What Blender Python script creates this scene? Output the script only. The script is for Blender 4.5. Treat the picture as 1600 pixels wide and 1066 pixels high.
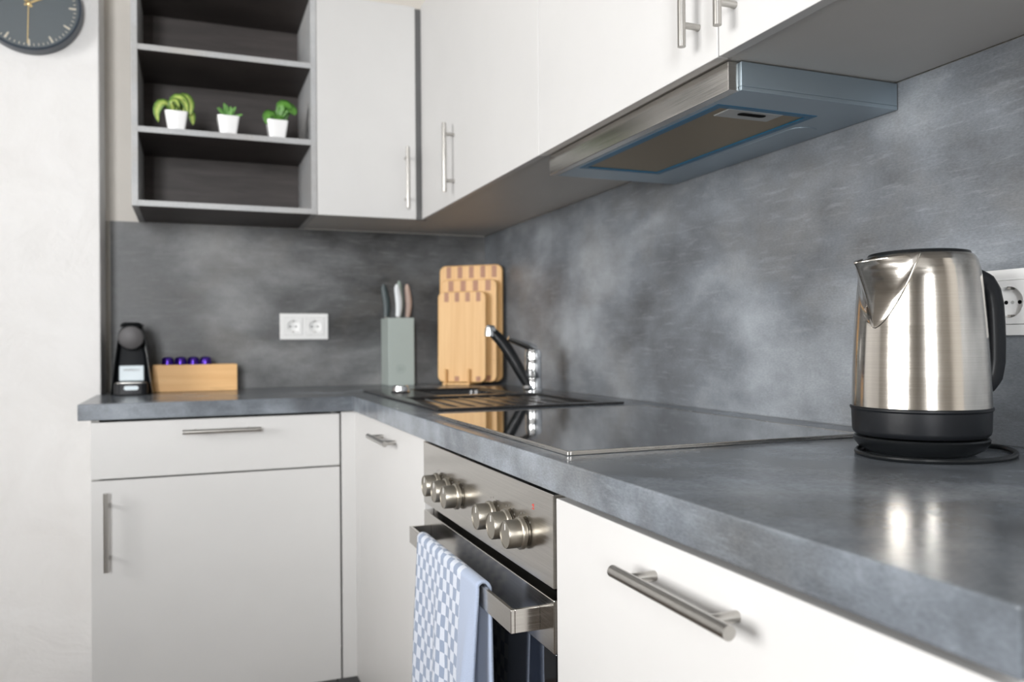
import bpy, bmesh, math, random
from mathutils import Vector, Matrix

for o in list(bpy.data.objects):
    bpy.data.objects.remove(o, do_unlink=True)
scene = bpy.context.scene
COL = scene.collection
PI = math.pi

# ------------------------------------------------------------------ camera
CAM = Vector((-1.0056, -2.8270, 1.0412))
cr = Vector((0.93080599, -0.36542462, -0.00806548))
cu = Vector((0.00657157, -0.00533172, 0.99996419))
cf = Vector((0.36545454, 0.93082567, 0.00256138))
cam_d = bpy.data.cameras.new('camera')
cam = bpy.data.objects.new('camera', cam_d)
COL.objects.link(cam)
m = Matrix((cr, cu, -cf)).transposed().to_4x4()
m.translation = CAM
cam.matrix_world = m
cam_d.sensor_width = 36.0
cam_d.lens = 1273.625 * 36.0 / 1600.0
cam_d.clip_start = 0.02
cam_d.dof.use_dof = True
cam_d.dof.focus_distance = 1.03
cam_d.dof.aperture_fstop = 5.0
scene.camera = cam

# ------------------------------------------------------------------ world, daylight, exposure
world = bpy.data.worlds.new('world')
scene.world = world
world.use_nodes = True
bg = world.node_tree.nodes['Background']
bg.inputs[0].default_value = (0.80, 0.90, 1.0, 1)
bg.inputs[1].default_value = 1.0

ROOM_X, ROOM_Y, ROOM_Z = -3.9, -5.2, 2.50
# window openings: (y0, y1, z0, z1) in the left room wall, (x0, x1, z0, z1) in the wall behind the camera
WIN_L = (-3.70, -1.50, 0.88, 2.28)
WIN_B = (-2.35, -1.50, 0.80, 2.34)


def daylight(name, loc, rot, sx, sy, power, col):
    l = bpy.data.lights.new(name, 'AREA')
    l.shape = 'RECTANGLE'
    l.size, l.size_y, l.energy, l.color = sx, sy, power, col
    l.spread = math.radians(150)          # sky light comes in from above the skyline, not up at the ceiling
    o = bpy.data.objects.new(name, l)
    o.location = loc
    o.rotation_euler = rot
    COL.objects.link(o)
    return o


daylight('daylight_left_window', (ROOM_X - 0.16, (WIN_L[0] + WIN_L[1]) / 2, (WIN_L[2] + WIN_L[3]) / 2),
         (0, -PI / 2 + math.radians(3), 0), WIN_L[3] - WIN_L[2] + .1, WIN_L[1] - WIN_L[0] + .1, 152, (1.0, 0.985, 0.97))
daylight('daylight_rear_window', ((WIN_B[0] + WIN_B[1]) / 2, ROOM_Y - 0.16, (WIN_B[2] + WIN_B[3]) / 2),
         (PI / 2 - math.radians(3), 0, 0), WIN_B[1] - WIN_B[0] + .1, WIN_B[3] - WIN_B[2] + .1, 160, (0.97, 0.985, 1.0))

scene.view_settings.view_transform = 'Standard'
scene.view_settings.look = 'None'
scene.view_settings.gamma = 1
scene.view_settings.use_curve_mapping = False
scene.view_settings.exposure = 0.10

# ------------------------------------------------------------------ materials
MATS = {}


def new_mat(name):
    mt = bpy.data.materials.new(name)
    mt.use_nodes = True
    nt = mt.node_tree
    b = nt.nodes['Principled BSDF']
    MATS[name] = mt
    return mt, nt, b


def node(nt, t, **kw):
    n = nt.nodes.new(t)
    for k, v in kw.items():
        if k.startswith('in_'):
            key = k[3:]
            n.inputs[int(key) if key.isdigit() else key.replace('_', ' ')].default_value = v
        else:
            setattr(n, k, v)
    return n


def coords(nt, scale=(1, 1, 1), loc=(0, 0, 0), rot=(0, 0, 0), which='Object'):
    tc = node(nt, 'ShaderNodeTexCoord')
    mp = node(nt, 'ShaderNodeMapping')
    mp.inputs['Scale'].default_value = scale
    mp.inputs['Location'].default_value = loc
    mp.inputs['Rotation'].default_value = rot
    nt.links.new(tc.outputs[which], mp.inputs['Vector'])
    return mp.outputs['Vector']


def noise(nt, vec, scale, detail=4, rough=.55, dist=0.0):
    n = node(nt, 'ShaderNodeTexNoise')
    n.inputs['Scale'].default_value = scale
    n.inputs['Detail'].default_value = detail
    n.inputs['Roughness'].default_value = rough
    n.inputs['Distortion'].default_value = dist
    nt.links.new(vec, n.inputs['Vector'])
    return n.outputs['Fac']


def ramp(nt, fac, stops):
    r = node(nt, 'ShaderNodeValToRGB')
    el = r.color_ramp.elements
    while len(el) < len(stops):
        el.new(.5)
    for e, (p, c) in zip(el, stops):
        e.position = p
        e.color = (*c, 1) if len(c) == 3 else c
    nt.links.new(fac, r.inputs['Fac'])
    return r.outputs['Color']


def mixc(nt, fac, a, b, blend='MIX'):
    n = node(nt, 'ShaderNodeMix', data_type='RGBA', blend_type=blend)
    for sock, v in ((n.inputs['Factor'], fac), (n.inputs['A'], a), (n.inputs['B'], b)):
        pass
    ins = [i for i in n.inputs]
    fi, ai, bi = n.inputs[0], n.inputs[6], n.inputs[7]
    for s, v in ((fi, fac), (ai, a), (bi, b)):
        if isinstance(v, (int, float)):
            s.default_value = v
        elif isinstance(v, tuple):
            s.default_value = (*v, 1) if len(v) == 3 else v
        else:
            nt.links.new(v, s)
    return n.outputs[2]


def bump(nt, b, height, strength=.2, dist=.002):
    n = node(nt, 'ShaderNodeBump')
    n.inputs['Strength'].default_value = strength
    n.inputs['Distance'].default_value = dist
    nt.links.new(height, n.inputs['Height'])
    nt.links.new(n.outputs['Normal'], b.inputs['Normal'])


def plain(name, col, rough=.5, metal=0.0, spec=.5, coat=0.0, var=0.04, nscale=8.0):
    mt, nt, b = new_mat(name)
    v = coords(nt)
    f = noise(nt, v, nscale, 3)
    lo = tuple(max(0, c * (1 - var)) for c in col)
    hi = tuple(min(1, c * (1 + var)) for c in col)
    nt.links.new(ramp(nt, f, [(.3, lo), (.7, hi)]), b.inputs['Base Color'])
    b.inputs['Roughness'].default_value = rough
    b.inputs['Metallic'].default_value = metal
    b.inputs['Specular IOR Level'].default_value = spec
    b.inputs['Coat Weight'].default_value = coat
    return mt


def concrete(name, tint=(1, 1, 1), lo=.10, hi=.36, rough=.36, loc=(0, 0, 0), stretch=(1, 1, 1.7)):
    mt, nt, b = new_mat(name)
    v = coords(nt, stretch, loc)
    big = noise(nt, v, 2.3, 9, .58, .12)
    mid = lo + (hi - lo) * .36
    c1 = ramp(nt, big, [(.34, tuple(lo * t * w for t, w in zip(tint, (1.0, 1.0, 1.02)))),
                        (.50, tuple(mid * t * w for t, w in zip(tint, (.96, 1.0, 1.05)))),
                        (.67, tuple(hi * t * w for t, w in zip(tint, (.97, 1.0, 1.03))))])
    # warm brownish clouds
    w = noise(nt, coords(nt, (1, 1, 1.4), (3.1 + loc[0], 7.7, 1.2)), 3.4, 5, .6, .1)
    wf = ramp(nt, w, [(.50, (0, 0, 0)), (.75, (.55, .55, .55))])
    c2 = mixc(nt, wf, c1, (mid * 1.05 * tint[0], mid * .97 * tint[1], mid * .86 * tint[2]))
    # trowel streaks, long in the horizontal
    s = noise(nt, coords(nt, (7, 7, 60), (1.3, 2.2 + loc[1], 4)), 1.6, 7, .68, .3)
    sf = ramp(nt, s, [(.54, (0, 0, 0)), (.80, (.48, .48, .48))])
    c3 = mixc(nt, sf, c2, (hi * 1.0 * tint[0], hi * 1.02 * tint[1], hi * 1.04 * tint[2]))
    # fine grain
    g = noise(nt, coords(nt, (14, 14, 40)), 12, 4, .7)
    gf = ramp(nt, g, [(.3, (.80, .80, .80)), (.7, (1.16, 1.16, 1.16))])
    c4 = mixc(nt, 1.0, c3, gf, 'MULTIPLY')
    nt.links.new(c4, b.inputs['Base Color'])
    rr = ramp(nt, big, [(.3, (rough * .85,) * 3), (.7, (min(1, rough * 1.25),) * 3)])
    nt.links.new(rr, b.inputs['Roughness'])
    bump(nt, b, g, .08, .001)
    b.inputs['Specular IOR Level'].default_value = .4
    return mt


def brushed(name, col, rough=.28, axis_scale=(2, 2, 220), aniso=0.0, bump_s=.05):
    mt, nt, b = new_mat(name)
    v = coords(nt, axis_scale)
    f = noise(nt, v, 3.0, 3, .6)
    nt.links.new(ramp(nt, f, [(.3, tuple(c * .90 for c in col)), (.7, tuple(min(1, c * 1.07) for c in col))]),
                 b.inputs['Base Color'])
    nt.links.new(ramp(nt, f, [(.3, (rough * .8,) * 3), (.7, (rough * 1.25,) * 3)]), b.inputs['Roughness'])
    b.inputs['Metallic'].default_value = 1.0
    b.inputs['Anisotropic'].default_value = aniso
    if bump_s:
        bump(nt, b, f, bump_s, .0004)
    return mt


def bamboo(name, c_lo, c_hi, scale=(60, 60, 2.0), rough=.45):
    mt, nt, b = new_mat(name)
    f = noise(nt, coords(nt, scale), 1.3, 4, .6, .4)
    k = noise(nt, coords(nt, (7, 7, 30), (2, 5, 1)), 1.0, 2, .5, .2)
    c = ramp(nt, f, [(.25, c_lo), (.75, c_hi)])
    kf = ramp(nt, k, [(.66, (0, 0, 0)), (.74, (.45, .45, .45))])
    c = mixc(nt, kf, c, tuple(x * .62 for x in c_lo))
    nt.links.new(c, b.inputs['Base Color'])
    b.inputs['Roughness'].default_value = rough
    return mt


white_front = plain('white_laminate', (.625, .619, .609), .42, var=.012)
white_carc = plain('white_carcass', (.60, .585, .56), .5, var=.015)
conc_r = concrete('concrete_splash_right', (.955, 1, 1.05), .09, .37, .36, (0.35, 0.2, 0.1))
conc_f = concrete('concrete_splash_far', (1, .985, .965), .045, .31, .40, (2.3, 5.0, 0.4))
conc_t = concrete('concrete_worktop', (.93, 1, 1.085), .085, .32, .21, (5.0, 1.0, 3.0), (2.2, 2.2, 3))
conc_s = concrete('concrete_shelf_edge', (1, .98, .95), .38, .54, .45, (1.0, 4.0, 0.0))
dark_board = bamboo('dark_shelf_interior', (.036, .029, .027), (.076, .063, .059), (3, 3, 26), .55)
steel = brushed('brushed_steel', (.60, .58, .55), .27, bump_s=0)
hood_m = plain('hood_silver', (.42, .50, .56), .38, .9, var=.02)
steel_y = brushed('brushed_steel_panel', (.62, .595, .56), .19, (2, 3, 260), 0, 0)
steel_k = brushed('brushed_kettle_steel', (.66, .62, .565), .14, (3, 3, 420), 0.0, 0)
steel_h = plain('handle_steel', (.47, .455, .43), .30, 1.0, var=.03, nscale=400)
knob_m = plain('knob_satin_nickel', (.43, .40, .345), .36, 1.0, var=.03)
chrome = plain('chrome', (.82, .83, .84), .06, 1.0, var=.01)
black_pl = plain('black_plastic', (.007, .008, .009), .30, 0, .32, var=.1)
black_mt = plain('black_matte', (.008, .009, .011), .42, 0, .30, var=.1)
black_gl = plain('black_glass', (.006, .007, .009), .03, 0, .6, .6, .05)
hob_gl = plain('hob_glass', (.008, .009, .010), .045, 0, .75, .8, .05)
granite = plain('black_granite', (.020, .019, .019), .22, var=.35, nscale=260)
white_pl = plain('white_plastic', (.92, .92, .91), .3, var=.01)
ceramic = plain('white_ceramic', (.84, .84, .84), .22, var=.01)
plaster_soil = plain('potting_soil', (.03, .02, .014), .9, var=.4, nscale=90)
sage = plain('sage_lacquer', (.43, .485, .455), .42, var=.015)
sage_dk = plain('sage_emblem', (.24, .28, .265), .5, var=.02)
bam = bamboo('bamboo', (.68, .38, .135), (.82, .52, .225))
bam_d = bamboo('bamboo_dark_inlay', (.33, .135, .065), (.43, .20, .10))
beech = bamboo('pale_wood', (.80, .44, .17), (.92, .57, .25), (2.0, 30, 45), .5)
purple = plain('violet_aluminium', (.060, .022, .26), .25, .75, var=.05)
navy = plain('clock_rim', (.035, .050, .070), .38, var=.05)
slate = plain('clock_dial', (.125, .152, .168), .5, var=.03)
gold = plain('brass', (.76, .57, .27), .30, .85, var=.02)
cream = plain('cream_mark', (.83, .76, .62), .5, var=.02)
blue_film = plain('blue_film', (.004, .15, .30), .35, var=.08)
filter_m = brushed('grease_filter_mesh', (.36, .285, .19), .42, (300, 300, 300), 0, .4)
grey_pl = plain('grey_plastic', (.50, .51, .50), .4, var=.03)
dark_gap = plain('dark_gap', (.006, .006, .006), .8, 0, .1)
trim_m = plain('aluminium_trim', (.42, .40, .36), .4, .4, var=.02)
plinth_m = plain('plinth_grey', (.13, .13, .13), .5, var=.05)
red_p = plain('red_print', (.55, .06, .05), .5)
grey_p = plain('grey_print', (.16, .15, .14), .5)
label_m = plain('pale_label', (.66, .74, .78), .35, var=.02)
kn_w = plain('white_handle', (.74, .77, .78), .35)
kn_d = plain('slate_handle', (.055, .075, .08), .4)
kn_g = plain('sage_handle', (.30, .37, .33), .4)
kn_p = plain('blush_handle', (.55, .40, .33), .4)
mach_b = plain('machine_black', (.006, .007, .009), .45, 0, .14, var=.1)
disc_m = plain('gunmetal_disc', (.050, .046, .047), .42, .3, var=.04)
frame_w = plain('window_frame_white', (.8, .8, .8), .4, var=.01)
ceil_m = plain('ceiling_paint', (.40, .395, .385), .8, var=.01)
room_m = plain('room_paint', (.52, .50, .47), .8, var=.015)
beige_m = plain('beige_paint', (.80, .755, .695), .8, var=.02)

# rough white plaster
plaster, nt, b = new_mat('white_plaster')
v = coords(nt)
n1 = noise(nt, v, 5, 6, .6, .6)
n2 = noise(nt, v, 26, 5, .65, .3)
nt.links.new(ramp(nt, n1, [(.3, (.79, .775, .76)), (.7, (.85, .84, .83))]), b.inputs['Base Color'])
b.inputs['Roughness'].default_value = .85
mx = node(nt, 'ShaderNodeMath', operation='ADD')
nt.links.new(ramp(nt, n1, [(.35, (0, 0, 0)), (.5, (1, 1, 1)), (.6, (.6, .6, .6))]), mx.inputs[0])
nt.links.new(n2, mx.inputs[1])
bump(nt, b, mx.outputs[0], .28, .006)

# wooden floor
floor_m, nt, b = new_mat('oak_floor')
br = node(nt, 'ShaderNodeTexBrick')
br.inputs['Scale'].default_value = 1
br.inputs['Brick Width'].default_value = 1.2
br.inputs['Row Height'].default_value = .14
br.inputs['Mortar Size'].default_value = .002
br.inputs['Color1'].default_value = (.115, .072, .042, 1)
br.inputs['Color2'].default_value = (.14, .09, .054, 1)
br.inputs['Mortar'].default_value = (.10, .07, .04, 1)
nt.links.new(coords(nt), br.inputs['Vector'])
gr = noise(nt, coords(nt, (2, 30, 1)), 3, 5, .6, .5)
nt.links.new(mixc(nt, 1.0, br.outputs['Color'], ramp(nt, gr, [(.3, (.8, .8, .8)), (.7, (1.15, 1.15, 1.15))]), 'MULTIPLY'),
             b.inputs['Base Color'])
b.inputs['Roughness'].default_value = .45

# thin clear pane: mostly see-through with a faint mirror
pane_m, nt, b = new_mat('clear_pane')
nt.nodes.remove(b)
tr = node(nt, 'ShaderNodeBsdfTransparent')
gl = node(nt, 'ShaderNodeBsdfGlossy')
gl.inputs['Roughness'].default_value = .02
fr = node(nt, 'ShaderNodeFresnel')
fr.inputs['IOR'].default_value = 1.45
ms = node(nt, 'ShaderNodeMixShader')
nt.links.new(fr.outputs[0], ms.inputs[0])
nt.links.new(tr.outputs[0], ms.inputs[1])
nt.links.new(gl.outputs[0], ms.inputs[2])
nt.links.new(ms.outputs[0], nt.nodes['Material Output'].inputs['Surface'])

# checked tea towel: UV in metres
towel_m, nt, b = new_mat('checked_cotton')
tc = node(nt, 'ShaderNodeTexCoord')
sep = node(nt, 'ShaderNodeSeparateXYZ')
nt.links.new(tc.outputs['UV'], sep.inputs[0])
ck = node(nt, 'ShaderNodeTexChecker')
ck.inputs['Scale'].default_value = 1.0
mp = node(nt, 'ShaderNodeMapping')
mp.inputs['Scale'].default_value = (1 / .0170, 1 / .0190, 1)
nt.links.new(tc.outputs['UV'], mp.inputs['Vector'])
wob = node(nt, 'ShaderNodeTexNoise')
wob.inputs['Scale'].default_value = 16
nt.links.new(tc.outputs['UV'], wob.inputs['Vector'])
wadd = node(nt, 'ShaderNodeVectorMath', operation='MULTIPLY_ADD')
nt.links.new(wob.outputs['Color'], wadd.inputs[0])
wadd.inputs[1].default_value = (.7, .7, 0)
nt.links.new(mp.outputs['Vector'], wadd.inputs[2])
zf = node(nt, 'ShaderNodeVectorMath', operation='MULTIPLY')
zf.inputs[1].default_value = (1, 1, 0)
nt.links.new(wadd.outputs[0], zf.inputs[0])
zo = node(nt, 'ShaderNodeVectorMath', operation='ADD')
zo.inputs[1].default_value = (0, 0, .5)
nt.links.new(zf.outputs[0], zo.inputs[0])
nt.links.new(zo.outputs[0], ck.inputs['Vector'])
ck.inputs['Color1'].default_value = (.62, .665, .75, 1)
ck.inputs['Color2'].default_value = (.27, .33, .45, 1)
gt = node(nt, 'ShaderNodeMath', operation='GREATER_THAN')
gt.inputs[1].default_value = .250
nt.links.new(sep.outputs['X'], gt.inputs[0])
cc = mixc(nt, gt.outputs[0], ck.outputs['Color'], (.38, .445, .58))
weave = noise(nt, coords(nt, (900, 900, 900), which='UV'), 1, 2)
cc = mixc(nt, 1.0, cc, ramp(nt, weave, [(.3, (.86, .86, .86)), (.7, (1.08, 1.08, 1.08))]), 'MULTIPLY')
nt.links.new(cc, b.inputs['Base Color'])
b.inputs['Roughness'].default_value = .9
b.inputs['Sheen Weight'].default_value = .2
bump(nt, b, weave, .3, .0006)


def leaf_mat(name, a, c, edge):
    mt, nt, b = new_mat(name)
    tc = node(nt, 'ShaderNodeTexCoord')
    sp = node(nt, 'ShaderNodeSeparateXYZ')
    nt.links.new(tc.outputs['UV'], sp.inputs[0])
    ab = node(nt, 'ShaderNodeMath', operation='ABSOLUTE')
    nt.links.new(sp.outputs['X'], ab.inputs[0])
    col = ramp(nt, ab.outputs[0], [(0, a), (.45, c), (.9, edge)])
    f = noise(nt, coords(nt), 60, 3)
    nt.links.new(mixc(nt, 1.0, col, ramp(nt, f, [(.3, (.8, .8, .8)), (.7, (1.15, 1.15, 1.15))]), 'MULTIPLY'),
                 b.inputs['Base Color'])
    b.inputs['Roughness'].default_value = .4
    return mt


leaf_var = leaf_mat('variegated_leaf', (.58, .66, .20), (.30, .44, .085), (.08, .17, .035))
leaf_suc = leaf_mat('succulent_leaf', (.26, .48, .16), (.16, .38, .09), (.10, .26, .06))
leaf_grn = leaf_mat('bright_leaf', (.10, .27, .04), (.11, .29, .045), (.05, .15, .022))


# ------------------------------------------------------------------ geometry helpers
class MB:
    def __init__(s):
        s.v, s.f, s.uv = [], [], None

    def add(s, verts, faces):
        k = len(s.v)
        s.v += [tuple(p) for p in verts]
        s.f += [tuple(i + k for i in f) for f in faces]
        return s

    def box(s, x0, x1, y0, y1, z0, z1):
        x0, x1 = min(x0, x1), max(x0, x1)
        y0, y1 = min(y0, y1), max(y0, y1)
        z0, z1 = min(z0, z1), max(z0, z1)
        return s.add([(x0, y0, z0), (x1, y0, z0), (x1, y1, z0), (x0, y1, z0),
                      (x0, y0, z1), (x1, y0, z1), (x1, y1, z1), (x0, y1, z1)],
                     [(0, 3, 2, 1), (4, 5, 6, 7), (0, 1, 5, 4), (1, 2, 6, 5), (2, 3, 7, 6), (3, 0, 4, 7)])

    def ring_tube(s, rings, cap=True, closed=False):
        n = len(rings[0])
        k = len(s.v)
        for r in rings:
            s.v += [tuple(p) for p in r]
        m_ = len(rings)
        for i in range(m_ - (0 if closed else 1)):
            a, b2 = k + i * n, k + ((i + 1) % m_) * n
            for j in range(n):
                s.f.append((a + j, a + (j + 1) % n, b2 + (j + 1) % n, b2 + j))
        if cap and not closed:
            s.f.append(tuple(k + j for j in reversed(range(n))))
            s.f.append(tuple(k + (m_ - 1) * n + j for j in range(n)))
        return s

    def tube(s, path, r, n=12, ry=None, cap=True, ref=None):
        """tube along a path; r and ry may be lists (elliptic section, ry along the reference normal)"""
        P = [Vector(p) for p in path]
        rings = []
        up = Vector(ref) if ref else None
        for i, p in enumerate(P):
            t = (P[min(i + 1, len(P) - 1)] - P[max(i - 1, 0)]).normalized()
            if up is None:
                up = Vector((0, 0, 1)) if abs(t.z) < .9 else Vector((1, 0, 0))
            side = t.cross(up).normalized()
            u2 = side.cross(t).normalized()
            if not ref:
                up = u2
            a = r[i] if isinstance(r, (list, tuple)) else r
            c = a if ry is None else (ry[i] if isinstance(ry, (list, tuple)) else ry)
            rings.append([p + side * a * math.cos(2 * PI * j / n) + u2 * c * math.sin(2 * PI * j / n) for j in range(n)])
        return s.ring_tube(rings, cap)

    def cyl(s, p0, p1, r, r1=None, n=20):
        return s.tube([p0, p1], [r, r if r1 is None else r1], n)

    def lathe(s, prof, n=48, M=None):
        """profile of (r, z) about z; points with r == 0 close the surface"""
        k = len(s.v)
        idx = []
        for (r, z) in prof:
            if r <= 1e-7:
                idx.append([len(s.v)] * n)
                s.v.append((0, 0, z))
            else:
                idx.append([len(s.v) + j for j in range(n)])
                s.v += [(r * math.cos(2 * PI * j / n), r * math.sin(2 * PI * j / n), z) for j in range(n)]
        for a, b2 in zip(idx[:-1], idx[1:]):
            for j in range(n):
                q = [a[j], a[(j + 1) % n], b2[(j + 1) % n], b2[j]]
                u = []
                for w in q:
                    if w not in u:
                        u.append(w)
                if len(u) > 2:
                    s.f.append(tuple(u))
        if M is not None:
            for i in range(k, len(s.v)):
                s.v[i] = tuple(M @ Vector(s.v[i]))
        return s

    def prism(s, poly, h0, h1, M=None):
        """polygon in xy, extruded in z from h0 to h1"""
        n = len(poly)
        vs = [(x, y, h0) for x, y in poly] + [(x, y, h1) for x, y in poly]
        if M is not None:
            vs = [tuple(M @ Vector(p)) for p in vs]
        fs = [tuple(reversed(range(n))), tuple(range(n, 2 * n))]
        fs += [(i, (i + 1) % n, n + (i + 1) % n, n + i) for i in range(n)]
        return s.add(vs, fs)

    def cells(s, xs, ys, filled, z0, z1):
        """watertight slab made of the filled cells of a grid (so it can have holes)"""
        vid = {}

        def V(i, j, z):
            key = (i, j, z)
            if key not in vid:
                vid[key] = len(s.v)
                s.v.append((xs[i], ys[j], z))
            return vid[key]
        F = lambda i, j: 0 <= i < len(xs) - 1 and 0 <= j < len(ys) - 1 and filled(i, j)
        for i in range(len(xs) - 1):
            for j in range(len(ys) - 1):
                if not F(i, j):
                    continue
                s.f.append((V(i, j, z1), V(i + 1, j, z1), V(i + 1, j + 1, z1), V(i, j + 1, z1)))
                s.f.append((V(i, j, z0), V(i, j + 1, z0), V(i + 1, j + 1, z0), V(i + 1, j, z0)))
                for (di, dj, a, c) in ((0, -1, (i, j), (i + 1, j)), (1, 0, (i + 1, j), (i + 1, j + 1)),
                                       (0, 1, (i + 1, j + 1), (i, j + 1)), (-1, 0, (i, j + 1), (i, j))):
                    if not F(i + di, j + dj):
                        s.f.append((V(*a, z0), V(*c, z0), V(*c, z1), V(*a, z1)))
        return s

    def holed_plate(s, x0, x1, y0, y1, z0, z1, cx, cy, r, n=32):
        """rectangular plate with one round hole"""
        out, inn = [], []
        for j in range(n):
            a = 2 * PI * j / n
            c, q = math.cos(a), math.sin(a)
            t = min((((x1 if c > 0 else x0) - cx) / c) if abs(c) > 1e-9 else 1e9,
                    (((y1 if q > 0 else y0) - cy) / q) if abs(q) > 1e-9 else 1e9)
            out.append((cx + c * t, cy + q * t))
            inn.append((cx + c * r, cy + q * r))
        # n is a multiple of 8 and the plate is square enough that corners fall on samples
        rings = [[(x, y, z0) for x, y in out], [(x, y, z1) for x, y in out],
                 [(x, y, z1) for x, y in inn], [(x, y, z0) for x, y in inn]]
        return s.ring_tube(rings, cap=False, closed=True)

    def xf(s, M):
        s.v = [tuple(M @ Vector(p)) for p in s.v]
        return s


def rrect(x0, x1, y0, y1, r, n=6):
    pts = []
    for cx, cy, a0 in ((x1 - r, y0 + r, -PI / 2), (x1 - r, y1 - r, 0), (x0 + r, y1 - r, PI / 2), (x0 + r, y0 + r, PI)):
        pts += [(cx + r * math.cos(a0 + PI / 2 * i / n), cy + r * math.sin(a0 + PI / 2 * i / n)) for i in range(n + 1)]
    return pts


def origin_of(o):
    """world position of the thing a part belongs to (things are not nested deeper than three)"""
    while o.parent is not None:
        o = o.parent
    return o.location


def mesh_from(mb, name, bevel=0.0, seg=2, smooth=35, shift=None):
    me = bpy.data.meshes.new(name)
    vs = mb.v if shift is None else [(x - shift[0], y - shift[1], z - shift[2]) for x, y, z in mb.v]
    bm = bmesh.new()
    bv = [bm.verts.new(p) for p in vs]
    uvl = bm.loops.layers.uv.new('UVMap') if mb.uv else None
    for f in mb.f:
        try:
            bf = bm.faces.new([bv[i] for i in f])
        except ValueError:
            continue
        if uvl:
            for lp, i in zip(bf.loops, f):
                lp[uvl].uv = mb.uv[i]
    bmesh.ops.recalc_face_normals(bm, faces=bm.faces)
    if bevel > 0:
        ed = [e for e in bm.edges if len(e.link_faces) == 2 and e.calc_face_angle(0) > math.radians(30)]
        bmesh.ops.bevel(bm, geom=ed, offset=bevel, segments=seg, profile=.5, affect='EDGES', clamp_overlap=True)
    bm.to_mesh(me)
    bm.free()
    if smooth:
        for p in me.polygons:
            p.use_smooth = True
        # small bevels keep flat facets so that large faces stay truly flat
        me.set_sharp_from_angle(angle=math.radians(18 if bevel > 0 else smooth))
    return me


def link(name, me, mat, parent=None):
    o = bpy.data.objects.new(name, me)
    if mat is not None and not me.materials:
        me.materials.append(mat)
    COL.objects.link(o)
    o.parent = parent
    return o


def thing(name, label, cat, loc=(0, 0, 0), rz=0.0, group=None):
    o = bpy.data.objects.new(name, None)
    o.empty_display_size = .03
    COL.objects.link(o)
    o.location = loc
    o.rotation_euler = (0, 0, rz)
    o['label'], o['category'] = label, cat
    if group:
        o['group'] = group
    return o


def part(name, mb, mat, parent, bevel=0.0, seg=2, smooth=35, world=False, label=None):
    sh = origin_of(parent) if world else None
    o = link(name, mesh_from(mb, name, bevel, seg, smooth, sh), mat, parent)
    if label:
        o['label'] = label
    return o


def single(name, mb, mat, label, cat, base, bevel=0.0, seg=2, smooth=35, group=None):
    o = link(name, mesh_from(mb, name, bevel, seg, smooth, base), mat)
    o.location = base
    o['label'], o['category'] = label, cat
    if group:
        o['group'] = group
    return o


def struct(name, mb, mat, bevel=0.0, parent=None):
    o = link(name, mesh_from(mb, name, bevel, 2, 0), mat, parent)
    if parent is None:
        o['kind'] = 'structure'
    return o


# ------------------------------------------------------------------ the room
H, TH = .90, .040                    # worktop height and thickness
DF = -.590                           # plane of all base unit fronts
struct('floor', MB().box(ROOM_X - .2, .2, ROOM_Y - .2, .2, -.1, 0), floor_m)
struct('ceiling', MB().box(ROOM_X - .2, .2, ROOM_Y - .2, .2, ROOM_Z, ROOM_Z + .1), ceil_m)
struct('wall_right', MB().box(.004, .2, ROOM_Y - .2, .2, 0, ROOM_Z), room_m)
struct('wall_far', MB().box(-1.254, .004, .004, .2, 0, ROOM_Z), beige_m)
struct('wall_left', MB().box(ROOM_X, -1.254, -.167, .2, 0, ROOM_Z), plaster, bevel=.004)
# outer wall with window_1
y0, y1, z0, z1 = WIN_L
wl = MB().box(ROOM_X - .2, ROOM_X, ROOM_Y - .2, y0, 0, ROOM_Z)
wl.box(ROOM_X - .2, ROOM_X, y1, .2, 0, ROOM_Z).box(ROOM_X - .2, ROOM_X, y0, y1, 0, z0).box(ROOM_X - .2, ROOM_X, y0, y1, z1, ROOM_Z)
struct('wall_outer', wl, room_m)
x0, x1, bz0, bz1 = WIN_B
wb = MB().box(ROOM_X, x0, ROOM_Y - .2, ROOM_Y, 0, ROOM_Z).box(x1, .004, ROOM_Y - .2, ROOM_Y, 0, ROOM_Z)
wb.box(x0, x1, ROOM_Y - .2, ROOM_Y, 0, bz0).box(x0, x1, ROOM_Y - .2, ROOM_Y, bz1, ROOM_Z)
struct('wall_behind', wb, room_m)


def window(name, a0, a1, z0, z1, fix, sides, along):
    """casement window: frame, mullions, one pane per light"""
    def bx(mb, a, c, e, f, d0, d1):
        return mb.box(fix + d0, fix + d1, a, c, e, f) if along == 'y' else mb.box(a, c, fix + d0, fix + d1, e, f)
    fr = MB()
    t = .055
    bx(fr, a0, a1, z0, z0 + t, -.10, -.04)
    bx(fr, a0, a1, z1 - t, z1, -.10, -.04)
    cuts = [a0 + (a1 - a0) * q for q in sides]
    for c in cuts:
        lo, hi = max(a0, c - t), min(a1, c + t)
        bx(fr, lo, hi, z0 + t, z1 - t, -.10, -.04)
    o = struct(name, fr, frame_w)
    for c, c2 in zip(cuts[:-1], cuts[1:]):
        pm = MB()
        bx(pm, c + t, c2 - t, z0 + t, z1 - t, -.072, -.068)
        struct('pane', pm, pane_m, parent=o)
    return o


window('window_1', WIN_L[0], WIN_L[1], WIN_L[2], WIN_L[3], ROOM_X, (0, 1 / 3, 2 / 3, 1), 'y')
window('window_2', WIN_B[0], WIN_B[1], WIN_B[2], WIN_B[3], ROOM_Y, (0, .70, 1), 'x')

# unseen low wall, added only to keep window light off the lowest fronts
struct('low_shade_blocker', MB().box(-2.36, -2.26, -4.30, -1.00, 0, .86).box(-2.26, -.62, -4.30, -4.20, 0, .96), room_m, bevel=.003)

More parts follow.
